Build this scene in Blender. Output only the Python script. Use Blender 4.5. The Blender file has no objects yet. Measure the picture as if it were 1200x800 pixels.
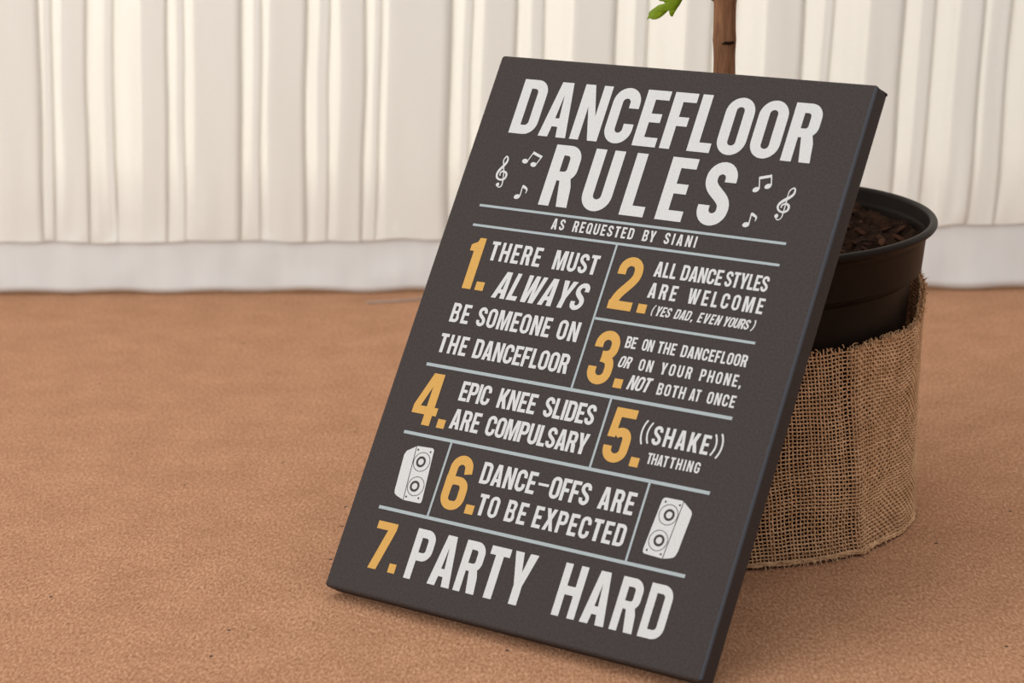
import bpy, bmesh, math, random
import numpy as np
from mathutils import Vector, Matrix, noise
from mathutils.geometry import tessellate_polygon

random.seed(7)
C = bpy.context.scene
COL = C.collection
PI = math.pi

# ------------------------------------------------------------------ camera
F_PX, PITCH, ROLL, CAM_H = 2665.96, 0.259964, -0.020076, 0.566043
cam_d = bpy.data.cameras.new('camera')
cam = bpy.data.objects.new('camera', cam_d)
COL.objects.link(cam)
fw = Vector((0, math.cos(PITCH), -math.sin(PITCH)))
up = Vector((0, math.sin(PITCH), math.cos(PITCH)))
rt = Vector((1, 0, 0))
rt2 = math.cos(ROLL) * rt + math.sin(ROLL) * up
up2 = -math.sin(ROLL) * rt + math.cos(ROLL) * up
m = Matrix((rt2, up2, -fw)).transposed().to_4x4()
m.translation = Vector((0, 0, CAM_H))
cam.matrix_world = m
cam_d.sensor_width = 36.0
cam_d.lens = F_PX / 1200.0 * 36.0
cam_d.clip_start = 0.05
cam_d.dof.use_dof = True
cam_d.dof.focus_distance = 1.56
cam_d.dof.aperture_fstop = 9.0
C.camera = cam

# ------------------------------------------------------------------ light
def area(name, loc, target, sx, sy, power, col):
    d = bpy.data.lights.new(name, 'AREA')
    d.shape = 'RECTANGLE'; d.size = sx; d.size_y = sy
    d.energy = power; d.color = col
    o = bpy.data.objects.new(name, d); COL.objects.link(o)
    o.location = loc
    o.rotation_euler = (Vector(target) - Vector(loc)).to_track_quat('-Z', 'Y').to_euler()
    return o

world = bpy.data.worlds.new('world'); C.world = world
world.use_nodes = True
bg = world.node_tree.nodes['Background']
bg.inputs['Color'].default_value = (0.97, 0.985, 1.0, 1)
bg.inputs['Strength'].default_value = 0.60
area('marquee_opening_light', (-2.6, -0.1, 1.7), (0.1, 1.6, 0.1), 2.4, 2.0, 68, (1.0, 0.99, 0.975))
area('marquee_roof_light', (0.0, 1.0, 2.7), (0.0, 1.4, 0.0), 3.5, 3.0, 26, (1.0, 0.985, 0.95))
area('daylight_behind_lining', (-0.10, 2.95, 0.66), (-0.10, 2.33, 0.36), 1.0, 0.25, 13.0, (1.0, 0.96, 0.83))

C.view_settings.view_transform = 'Standard'
C.view_settings.look = 'None'
C.view_settings.gamma = 1.0
C.view_settings.use_curve_mapping = False
C.view_settings.exposure = 0.0

# ------------------------------------------------------------------ helpers
def link(name, me, mats, parent=None):
    o = bpy.data.objects.new(name, me); COL.objects.link(o)
    for x in (mats if isinstance(mats, (list, tuple)) else [mats]):
        me.materials.append(x)
    if parent: o.parent = parent
    return o

def from_bm(name, bm, mats, parent=None, smooth=False):
    me = bpy.data.meshes.new(name); bm.to_mesh(me); bm.free()
    if smooth:
        for f in me.polygons: f.use_smooth = True
    return link(name, me, mats, parent)

def from_np(name, V, Fq, mats, parent=None, smooth=True):
    V = np.asarray(V, dtype=np.float32); Fq = np.asarray(Fq, dtype=np.int32)
    me = bpy.data.meshes.new(name)
    me.vertices.add(len(V)); me.vertices.foreach_set('co', V.ravel())
    n, k = Fq.shape
    me.loops.add(n * k); me.loops.foreach_set('vertex_index', Fq.ravel())
    me.polygons.add(n)
    me.polygons.foreach_set('loop_start', np.arange(0, n * k, k, dtype=np.int32))
    me.polygons.foreach_set('use_smooth', np.full(n, smooth))
    me.update(calc_edges=True); me.validate()
    return link(name, me, mats, parent)

def empty(name, loc, label, cat, group=None):
    o = bpy.data.objects.new(name, None); COL.objects.link(o)
    o.location = loc; o.empty_display_size = 0.05
    o['label'] = label; o['category'] = cat
    if group: o['group'] = group
    return o

class NT:
    def __init__(s, name):
        s.m = bpy.data.materials.new(name); s.m.use_nodes = True
        s.t = s.m.node_tree; s.b = s.t.nodes['Principled BSDF']
        s.out = s.t.nodes['Material Output']
    def n(s, kind, **kw):
        x = s.t.nodes.new(kind)
        for k, v in kw.items():
            if k in x.inputs: x.inputs[k].default_value = v
            else: setattr(x, k, v)
        return x
    def l(s, a, b): s.t.links.new(a, b)
    def coords(s, scale=(1, 1, 1), kind='Object', rot=(0, 0, 0)):
        tc = s.n('ShaderNodeTexCoord'); mp = s.n('ShaderNodeMapping')
        mp.inputs['Scale'].default_value = scale; mp.inputs['Rotation'].default_value = rot
        s.l(tc.outputs[kind], mp.inputs['Vector']); return mp.outputs['Vector']
    def ramp(s, fac, stops):
        r = s.n('ShaderNodeValToRGB'); e = r.color_ramp.elements
        e[0].position, e[0].color = stops[0][0], (*stops[0][1], 1)
        e[1].position, e[1].color = stops[-1][0], (*stops[-1][1], 1)
        for p, c in stops[1:-1]:
            q = e.new(p); q.color = (*c, 1)
        s.l(fac, r.inputs['Fac']); return r.outputs['Color']
    def bump(s, h, strength, dist, normal=None):
        b = s.n('ShaderNodeBump'); b.inputs['Strength'].default_value = strength
        b.inputs['Distance'].default_value = dist
        s.l(h, b.inputs['Height'])
        if normal: s.l(normal, b.inputs['Normal'])
        return b.outputs['Normal']

def mat_floor():
    t = NT('coir_carpet')
    v = t.coords((1, 1, 1))
    n1 = t.n('ShaderNodeTexNoise', Scale=390.0, Detail=3.0, Roughness=0.7); t.l(t.coords((1.15, 0.55, 1), rot=(0, 0, -0.3)), n1.inputs['Vector'])
    n2 = t.n('ShaderNodeTexNoise', Scale=24.0, Detail=4.0, Roughness=0.6); t.l(v, n2.inputs['Vector'])
    v3 = t.coords((520, 210, 300), rot=(0, 0, 0.35))
    n3 = t.n('ShaderNodeTexNoise', Scale=1.0, Detail=2.0, Roughness=0.5); t.l(v3, n3.inputs['Vector'])
    mx = t.n('ShaderNodeMath', operation='MULTIPLY_ADD'); t.l(n1.outputs['Fac'], mx.inputs[0]); mx.inputs[1].default_value = 0.55
    m2 = t.n('ShaderNodeMath', operation='MULTIPLY'); t.l(n3.outputs['Fac'], m2.inputs[0]); m2.inputs[1].default_value = 0.45
    t.l(m2.outputs[0], mx.inputs[2])
    base = t.ramp(mx.outputs[0], [(0.30, FLOOR_D), (0.5, FLOOR_M), (0.70, FLOOR_L)])
    big = t.ramp(n2.outputs['Fac'], [(0.3, (0.91, 0.89, 0.87)), (0.7, (1.07, 1.08, 1.08))])
    mul = t.n('ShaderNodeMixRGB', blend_type='MULTIPLY'); mul.inputs['Fac'].default_value = 1
    t.l(base, mul.inputs['Color1']); t.l(big, mul.inputs['Color2'])
    # scattered dark specks of dirt trodden into the pile
    vo = t.n('ShaderNodeTexVoronoi', voronoi_dimensions='2D', Scale=16.0); t.l(v, vo.inputs['Vector'])
    vs = t.n('ShaderNodeMath', operation='LESS_THAN'); t.l(vo.outputs['Distance'], vs.inputs[0]); vs.inputs[1].default_value = 0.021
    wn = t.n('ShaderNodeSeparateColor'); t.l(vo.outputs['Color'], wn.inputs[0])
    gt = t.n('ShaderNodeMath', operation='GREATER_THAN'); t.l(wn.outputs[0], gt.inputs[0]); gt.inputs[1].default_value = 0.80
    sp = t.n('ShaderNodeMath', operation='MULTIPLY'); t.l(vs.outputs[0], sp.inputs[0]); t.l(gt.outputs[0], sp.inputs[1])
    mix = t.n('ShaderNodeMixRGB'); t.l(sp.outputs[0], mix.inputs['Fac']); t.l(mul.outputs[0], mix.inputs['Color1'])
    mix.inputs['Color2'].default_value = (0.05, 0.035, 0.03, 1)
    t.l(mix.outputs[0], t.b.inputs['Base Color'])
    t.b.inputs['Roughness'].default_value = 0.95
    t.b.inputs['Specular IOR Level'].default_value = 0.15
    t.l(t.bump(mx.outputs[0], 0.6, 0.0022), t.b.inputs['Normal'])
    return t.m

FLOOR_D, FLOOR_M, FLOOR_L = (0.265, 0.112, 0.057), (0.435, 0.220, 0.121), (0.63, 0.37, 0.225)

def mat_lining():
    t = NT('sheer_ivory_lining')
    v = t.coords((1, 1, 1))
    n = t.n('ShaderNodeTexNoise', Scale=900.0, Detail=2.0); t.l(v, n.inputs['Vector'])
    col = t.ramp(n.outputs['Fac'], [(0.3, (0.90, 0.905, 0.85)), (0.7, (0.95, 0.95, 0.895))])
    d = t.n('ShaderNodeBsdfDiffuse'); tr = t.n('ShaderNodeBsdfTranslucent')
    t.l(col, d.inputs['Color'])
    tr.inputs['Color'].default_value = (0.97, 0.945, 0.845, 1)
    mix = t.n('ShaderNodeMixShader'); mix.inputs['Fac'].default_value = 0.13
    t.l(d.outputs[0], mix.inputs[1]); t.l(tr.outputs[0], mix.inputs[2])
    t.l(mix.outputs[0], t.out.inputs['Surface'])
    return t.m

def mat_hem():
    t = NT('white_cotton_band')
    v = t.coords((700, 700, 700))
    n = t.n('ShaderNodeTexNoise', Scale=1.0, Detail=2.0); t.l(v, n.inputs['Vector'])
    v2 = t.coords((40, 40, 6))
    n2 = t.n('ShaderNodeTexNoise', Scale=1.0, Detail=3.0); t.l(v2, n2.inputs['Vector'])
    col = t.ramp(n2.outputs['Fac'], [(0.3, (0.715, 0.725, 0.715)), (0.7, (0.775, 0.785, 0.77))])
    t.l(col, t.b.inputs['Base Color']); t.b.inputs['Roughness'].default_value = 0.9
    t.b.inputs['Specular IOR Level'].default_value = 0.1
    t.l(t.bump(n.outputs['Fac'], 0.15, 0.0006), t.b.inputs['Normal'])
    return t.m

def mat_canvas():
    t = NT('printed_charcoal_canvas')
    v = t.coords((1, 1, 1))
    w1 = t.n('ShaderNodeTexWave', wave_type='BANDS', bands_direction='X', Scale=420.0, Distortion=1.2); t.l(v, w1.inputs['Vector'])
    w2 = t.n('ShaderNodeTexWave', wave_type='BANDS', bands_direction='Z', Scale=420.0, Distortion=1.2); t.l(v, w2.inputs['Vector'])
    mu = t.n('ShaderNodeMath', operation='MULTIPLY'); t.l(w1.outputs['Fac'], mu.inputs[0]); t.l(w2.outputs['Fac'], mu.inputs[1])
    n = t.n('ShaderNodeTexNoise', Scale=600.0, Detail=3.0); t.l(v, n.inputs['Vector'])
    ad = t.n('ShaderNodeMath', operation='ADD'); t.l(mu.outputs[0], ad.inputs[0]); t.l(n.outputs['Fac'], ad.inputs[1])
    col = t.ramp(n.outputs['Fac'], [(0.25, (0.036, 0.0285, 0.0265)), (0.75, (0.056, 0.0455, 0.043))])
    t.l(col, t.b.inputs['Base Color'])
    t.b.inputs['Roughness'].default_value = 0.66
    t.b.inputs['Specular IOR Level'].default_value = 0.16
    t.l(t.bump(ad.outputs[0], 0.22, 0.0004), t.b.inputs['Normal'])
    return t.m

def mat_ink(name, c):
    t = NT(name)
    v = t.coords((1, 1, 1))
    n = t.n('ShaderNodeTexNoise', Scale=700.0, Detail=2.0); t.l(v, n.inputs['Vector'])
    col = t.ramp(n.outputs['Fac'], [(0.25, tuple(x * 0.93 for x in c)), (0.75, tuple(min(1, x * 1.05) for x in c))])
    t.l(col, t.b.inputs['Base Color'])
    t.b.inputs['Roughness'].default_value = 0.7; t.b.inputs['Specular IOR Level'].default_value = 0.25
    t.l(t.bump(n.outputs['Fac'], 0.15, 0.0003), t.b.inputs['Normal'])
    return t.m

def mat_pot():
    t = NT('black_nursery_plastic')
    v = t.coords((1, 1, 1))
    n = t.n('ShaderNodeTexNoise', Scale=14.0, Detail=5.0, Roughness=0.65); t.l(v, n.inputs['Vector'])
    n2 = t.n('ShaderNodeTexNoise', Scale=160.0, Detail=3.0); t.l(v, n2.inputs['Vector'])
    col = t.ramp(n.outputs['Fac'], [(0.35, (0.0085, 0.0056, 0.0040)), (0.75, (0.018, 0.0120, 0.0088))])
    t.l(col, t.b.inputs['Base Color'])
    r = t.n('ShaderNodeMapRange'); t.l(n.outputs['Fac'], r.inputs['Value'])
    r.inputs['To Min'].default_value = 0.34; r.inputs['To Max'].default_value = 0.52
    t.b.inputs['Specular IOR Level'].default_value = 0.20
    t.b.inputs['Specular Tint'].default_value = (1.0, 0.86, 0.76, 1)
    t.b.inputs['IOR'].default_value = 1.33
    t.l(r.outputs[0], t.b.inputs['Roughness'])
    t.l(t.bump(n2.outputs['Fac'], 0.08, 0.001), t.b.inputs['Normal'])
    return t.m

def mat_simple(name, c1, c2, scale, rough, bump=0.0, bd=0.001, sc=(1, 1, 1), spec=0.3):
    t = NT(name)
    v = t.coords(sc)
    n = t.n('ShaderNodeTexNoise', Scale=scale, Detail=4.0, Roughness=0.6); t.l(v, n.inputs['Vector'])
    t.l(t.ramp(n.outputs['Fac'], [(0.3, c1), (0.7, c2)]), t.b.inputs['Base Color'])
    t.b.inputs['Roughness'].default_value = rough
    t.b.inputs['Specular IOR Level'].default_value = spec
    if bump: t.l(t.bump(n.outputs['Fac'], bump, bd), t.b.inputs['Normal'])
    return t.m

def mat_leaf():
    t = NT('young_leaf_green')
    v = t.coords((1, 1, 1))
    n = t.n('ShaderNodeTexNoise', Scale=160.0, Detail=4.0); t.l(v, n.inputs['Vector'])
    col = t.ramp(n.outputs['Fac'], [(0.3, (0.185, 0.28, 0.003)), (0.7, (0.30, 0.41, 0.005))])
    d = t.n('ShaderNodeBsdfPrincipled'); t.l(col, t.b.inputs['Base Color']); t.b.inputs['Roughness'].default_value = 0.5
    t.t.nodes.remove(d)
    tr = t.n('ShaderNodeBsdfTranslucent'); tr.inputs['Color'].default_value = (0.46, 0.60, 0.006, 1)
    mix = t.n('ShaderNodeMixShader'); mix.inputs['Fac'].default_value = 0.4
    t.l(t.b.outputs[0], mix.inputs[1]); t.l(tr.outputs[0], mix.inputs[2]); t.l(mix.outputs[0], t.out.inputs['Surface'])
    return t.m

M_FLOOR, M_LINING, M_HEM, M_CANVAS = mat_floor(), mat_lining(), mat_hem(), mat_canvas()
M_WHITE = mat_ink('white_print', (0.585, 0.59, 0.58))
M_GOLD = mat_ink('gold_print', (0.585, 0.33, 0.083))
M_RULE = mat_ink('pale_grey_print', (0.355, 0.405, 0.42))
M_DARK = mat_ink('charcoal_print', (0.046, 0.037, 0.035))
M_FOLD = mat_ink('blue_grey_fold_print', (0.062, 0.066, 0.078))
M_POT = mat_pot()
M_BURLAP = mat_simple('jute_burlap', (0.50, 0.295, 0.155), (0.76, 0.485, 0.285), 90.0, 0.95, 0.3, 0.0008, spec=0.1)
M_SOIL = mat_simple('dark_peat', (0.006, 0.003, 0.002), (0.040, 0.019, 0.011), 120.0, 1.0, 0.8, 0.004, spec=0.05)
M_CHIP = mat_simple('bark_chips', (0.022, 0.010, 0.006), (0.085, 0.036, 0.019), 90.0, 0.95, 0.5, 0.002, spec=0.1)
M_BARK = mat_simple('brown_bark', (0.13, 0.055, 0.026), (0.31, 0.150, 0.075), 26.0, 0.85, 0.7, 0.0016, sc=(10, 10, 1.4), spec=0.2)
M_LEAF = mat_leaf()
M_STEM = mat_simple('leaf_stalk', (0.20, 0.20, 0.07), (0.32, 0.30, 0.12), 60.0, 0.6)
M_CORD = mat_simple('grey_cord', (0.36, 0.27, 0.22), (0.42, 0.33, 0.28), 60.0, 0.7)

# ------------------------------------------------------------------ floor
bm = bmesh.new()
bmesh.ops.create_grid(bm, x_segments=8, y_segments=8, size=3.2)
bmesh.ops.translate(bm, verts=bm.verts, vec=(0, 1.2, 0))
ex = bmesh.ops.extrude_face_region(bm, geom=bm.faces[:])
bmesh.ops.translate(bm, verts=[g for g in ex['geom'] if isinstance(g, bmesh.types.BMVert)], vec=(0, 0, -0.01))
bmesh.ops.recalc_face_normals(bm, faces=bm.faces)
floor = from_bm('floor', bm, M_FLOOR)
floor['kind'] = 'structure'
floor['label'] = 'brown coir matting floor'; floor['category'] = 'floor'

# ------------------------------------------------------------------ pleated wall lining
WA = Vector((-0.5453987, 2.3620982, 0)); WE = Vector((0.99797216, -0.06365199, 0)); WN = Vector((0.06365199, 0.99797216, 0))
def hem_z(x):                                          # top of the plain band along the wall
    t = min(1, max(0, (x - 0.45) / 0.62))
    return 0.0600 + 0.0120 * t * t * (3 - 2 * t) + 0.0011 * math.sin(x * 31) + 0.0007 * math.sin(x * 87 + 1)

curtain = empty('curtain', WA + 0.54 * WE, 'pleated ivory tent lining hanging to the carpet behind the sign and the potted tree', 'curtain')
strips = [(0.0187, 0.0635), (0.088, 0.113), (0.1708, 0.1967), (0.2261, 0.2749), (0.3033, 0.3414), (0.3780, 0.4032), (0.4270, 0.4911),
          (0.5245, 0.5577), (0.6163, 0.6589), (0.7311, 0.7571), (0.8107, 0.8478), (0.9140, 0.9484), (1.0041, 1.0280), (1.0365, 1.0560)]
rr = random.Random(3)
x = -0.03
while x > -1.0:
    w = rr.uniform(0.02, 0.045); strips.append((x - w, x)); x -= w + rr.uniform(0.02, 0.06)
x = 1.09
while x < 2.1:
    w = rr.uniform(0.02, 0.045); strips.append((x, x + w)); x += w + rr.uniform(0.02, 0.06)
strips += [(0.0695, 0.0765), (0.1330, 0.1405), (0.2080, 0.2140), (0.2880, 0.2945), (0.3560, 0.3660), (0.4130, 0.4185), (0.5050, 0.5120), (0.5740, 0.5860), (0.6800, 0.6920), (0.7700, 0.7790), (0.8690, 0.8770), (0.9660, 0.9790)]
strips.sort()
prof = []                                              # (x along the wall, offset towards the room, pleat phase)
def seg(x0, y0, x1, y1, k, ph):
    for i in range(k):
        s = i / k; prof.append((x0 + (x1 - x0) * s, y0 + (y1 - y0) * s, ph))
prev = -1.05
for i, (a, b) in enumerate(strips):
    seg(prev, 0.0005, a, 0.0045, 9, i)
    seg(a, 0.0045, b, 0.0075, 6, i)
    prof.append((b + 0.0006, 0.0068, i)); prof.append((b + 0.0006, 0.0056, i))
    seg(b, 0.0048, a, 0.0034, 5, i)
    prof.append((a - 0.0008, 0.0026, i)); prof.append((a - 0.0008, 0.0014, i))
    seg(a, 0.0006, b, 0.0003, 3, i)
    prev = b
seg(prev, 0.0005, 2.2, 0.003, 6, len(strips)); prof.append((2.2, 0.003, len(strips)))
NZ = 46
V = []; Fq = []
for j in range(NZ + 1):
    s = j / NZ
    for (px, py, ph) in prof:
        zb = hem_z(px) - 0.0008 - 0.0010 * abs(math.sin(px * 55 + ph))
        z = zb + (2.05 - zb) * (s ** 1.9)
        h = z - zb
        low = math.exp(-h / 0.11)
        drift = 0.05 * (min(h, 0.5) - 0.22) + 0.005 * low * noise.noise(Vector((ph * 1.7, h * 3.0, 0.3)))
        drift += 0.0022 * noise.noise(Vector((ph * 2.3 + 9, h * 9.0, 4.1)))
        amp = 1.0 + 0.35 * noise.noise(Vector((ph * 3.1, h * 6, 7)))
        rip = 0.0016 * low * noise.noise(Vector((px * 70, h * 10, 2.2))) + 0.003 * noise.noise(Vector((px * 9, h * 2, 8))) + 0.0007 * noise.noise(Vector((px * 130, h * 3, 5))) + (0.0008 + 0.0016 * low) * noise.noise(Vector((px * 48 + h * 6, h * 4, 15)))
        g = 0.35 + 0.65 * min(1, h / 0.05)
        P = WA + WE * (px + drift) - WN * (0.30 * py * amp * g + rip * min(1, h / 0.01) + 0.004)
        V.append((P.x - curtain.location.x, P.y - curtain.location.y, z))
K = len(prof)
for j in range(NZ):
    for i in range(K - 1):
        Fq.append((j * K + i, j * K + i + 1, (j + 1) * K + i + 1, (j + 1) * K + i))
from_np('pleated_drape', V, Fq, M_LINING, curtain, True)
# unseen low opaque wall, added behind the lining to cut the backlight near its foot
bm = bmesh.new()
q0, q1 = WA + WE * -1.05 + WN * 0.09, WA + WE * 2.2 + WN * 0.09
lo = [bm.verts.new(p) for p in (q0, q1, q1 + WN * 0.004, q0 + WN * 0.004)]
hi = [bm.verts.new(v.co + Vector((0, 0, 0.20))) for v in lo]
bm.faces.new(lo[::-1]); bm.faces.new(hi)
for i in range(4): bm.faces.new((lo[i], lo[(i + 1) % 4], hi[(i + 1) % 4], hi[i]))
bmesh.ops.recalc_face_normals(bm, faces=bm.faces)
wb = from_bm('backlight_blocker', bm, M_HEM); wb['kind'] = 'structure'
wb['label'] = 'unseen low wall added behind the lining to block backlight'; wb['category'] = 'wall'
# plain band below the pleats
V = []; Fq = []
NX, NB = 420, 10
for side in (0, 1):
    for j in range(NB + 1):
        for i in range(NX + 1):
            px = -1.05 + 3.25 * i / NX
            s = j / NB
            zb = 0.0042 + 0.0018 * noise.noise(Vector((px * 14, 0, 5))) + 0.0008 * math.sin(px * 60)
            z = zb + (hem_z(px) + 0.003 - zb) * s
            off = 0.0025 * noise.noise(Vector((px * 16, s * 1.5, 3))) * (1 - s) + 0.0012 * noise.noise(Vector((px * 45, s * 2, 1))) * (1 - 0.6 * s) + 0.003 * (1 - s)
            P = WA + WE * px - WN * (off - side * 0.0012)
            V.append((P.x - curtain.location.x, P.y - curtain.location.y, z))
W = NX + 1; S = (NB + 1) * W
for j in range(NB):
    for i in range(NX):
        a = j * W + i
        Fq.append((a, a + 1, a + W + 1, a + W)); Fq.append((S + a, S + a + W, S + a + W + 1, S + a + 1))
for i in range(NX):
    Fq.append((i, S + i, S + i + 1, i + 1))
hb = from_np('hem_band', V, Fq, M_HEM, curtain, True)
hb['label'] = 'plain white cloth band along the foot of the pleats'

# ------------------------------------------------------------------ canvas sign
YAW, LEAN, T = -0.6327304, 0.5747131, 0.01713
CW, CH = 0.300, 0.400
d_ = Vector((math.cos(YAW), math.sin(YAW), 0)); nb = Vector((-math.sin(YAW), math.cos(YAW), 0))
u_ = math.sin(LEAN) * nb + math.cos(LEAN) * Vector((0, 0, 1))
b_ = math.cos(LEAN) * nb - math.sin(LEAN) * Vector((0, 0, 1))
sign = empty('canvas_sign', (0, 0, 0), 'dark charcoal canvas print of dancefloor rules leaning back against the black plant pot', 'sign')
mw = Matrix((d_, b_, u_)).transposed().to_4x4()
mw.translation = Vector((-0.1317579, 1.4571411, T * math.sin(LEAN)))
sign.matrix_world = mw                                   # local x across, z up the face, y into the canvas
bm = bmesh.new()
bmesh.ops.create_cube(bm, size=1)
for v in bm.verts:
    v.co = Vector(((v.co.x + .5) * CW, (v.co.y + .5) * T, (v.co.z + .5) * CH))
bk = [f for f in bm.faces if f.normal.y > 0.9]
bmesh.ops.inset_region(bm, faces=bk, thickness=0.03)
bk = max((f for f in bm.faces if f.normal.y > 0.9), key=lambda f: f.calc_area())
r = bmesh.ops.extrude_face_region(bm, geom=[bk])
bmesh.ops.translate(bm, verts=[g for g in r['geom'] if isinstance(g, bmesh.types.BMVert)], vec=(0, -0.014, 0))
bmesh.ops.delete(bm, geom=[bk], context='FACES')
outer = [e for e in bm.edges if all((abs(v.co.x) < 1e-5 or abs(v.co.x - CW) < 1e-5) and (abs(v.co.z) < 1e-5 or abs(v.co.z - CH) < 1e-5) for v in e.verts)]
bmesh.ops.bevel(bm, geom=outer, offset=0.0026, segments=5, profile=0.5, affect='EDGES')
bmesh.ops.recalc_face_normals(bm, faces=bm.faces)
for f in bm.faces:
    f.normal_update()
    if f.normal.x > 0.45 and f.normal.y < -0.45 and abs(f.normal.z) < 0.2: f.material_index = 1  # right front fold gets a lighter blue-grey than the face
from_bm('canvas_wrap', bm, [M_CANVAS, M_FOLD], sign, True)
bpy.context.view_layer.update()
for o in list(sign.children):
    me = o.data
    me.set_sharp_from_angle(angle=math.radians(40))
# folded cloth corner at the top right of the edge
bm = bmesh.new()
pts = [(CW - 0.012, 0.0045), (CW - 0.0030, 0.0030), (CW + 0.0004, T - 0.0012), (CW - 0.001, T + 0.0006), (CW - 0.012, T + 0.0003)]
lo = [bm.verts.new((x, y, CH - 0.0008)) for x, y in pts]
hi = [bm.verts.new((x - 0.0005, y, CH + (0.0002, 0.0004, 0.0011, 0.0011, 0.0004)[k])) for k, (x, y) in enumerate(pts)]
bm.faces.new(lo[::-1]); bm.faces.new(hi)
for i in range(5):
    bm.faces.new((lo[i], lo[(i + 1) % 5], hi[(i + 1) % 5], hi[i]))
bmesh.ops.bevel(bm, geom=bm.edges[:], offset=0.0004, segments=2, affect='EDGES')
bmesh.ops.recalc_face_normals(bm, faces=bm.faces)
from_bm('corner_fold', bm, M_CANVAS, sign, False)

# ---- lettering: a condensed poster alphabet, cap height 1
def arc(cx, cy, rx, ry, a0, a1, n=10):
    return [(cx + rx * math.cos(math.radians(a0 + (a1 - a0) * i / n)), cy + ry * math.sin(math.radians(a0 + (a1 - a0) * i / n))) for i in range(n + 1)]
def rr4(x0, y0, x1, y1, bl, br, tr, tl):
    p = []
    for (cx, cy, r, a) in ((x0 + bl, y0 + bl, bl, 180), (x1 - br, y0 + br, br, 270), (x1 - tr, y1 - tr, tr, 0), (x0 + tl, y1 - tl, tl, 90)):
        p += arc(cx, cy, r, r, a, a + 90, 8) if r > 0 else [(cx, cy)]
    return p
def stroke(path, w=None):
    w = w or ST
    L, R = [], []
    n = len(path)
    for i in range(n):
        a = path[max(0, i - 1)]; b = path[min(n - 1, i + 1)]
        tx, ty = b[0] - a[0], b[1] - a[1]; l = math.hypot(tx, ty) or 1
        ox, oy = -ty / l * w / 2, tx / l * w / 2
        L.append((path[i][0] + ox, path[i][1] + oy)); R.append((path[i][0] - ox, path[i][1] - oy))
    return L + R[::-1]
def bez(p0, p1, p2, p3, n=12):
    o = []
    for i in range(n + 1):
        t = i / n; s = 1 - t
        o.append((s**3*p0[0] + 3*s*s*t*p1[0] + 3*s*t*t*p2[0] + t**3*p3[0], s**3*p0[1] + 3*s*s*t*p1[1] + 3*s*t*t*p2[1] + t**3*p3[1]))
    return o
def bowl(x0, y0, x1, y1, r, rx):
    """outer contour of a bowl, straight on the left, and its counter"""
    return rr4(x0, y0, x1, y1, 0, r, r, 0), rr4(x0 + ST, y0 + 0.165, x1 - ST, y1 - 0.165, 0, rx, rx, 0)
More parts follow.
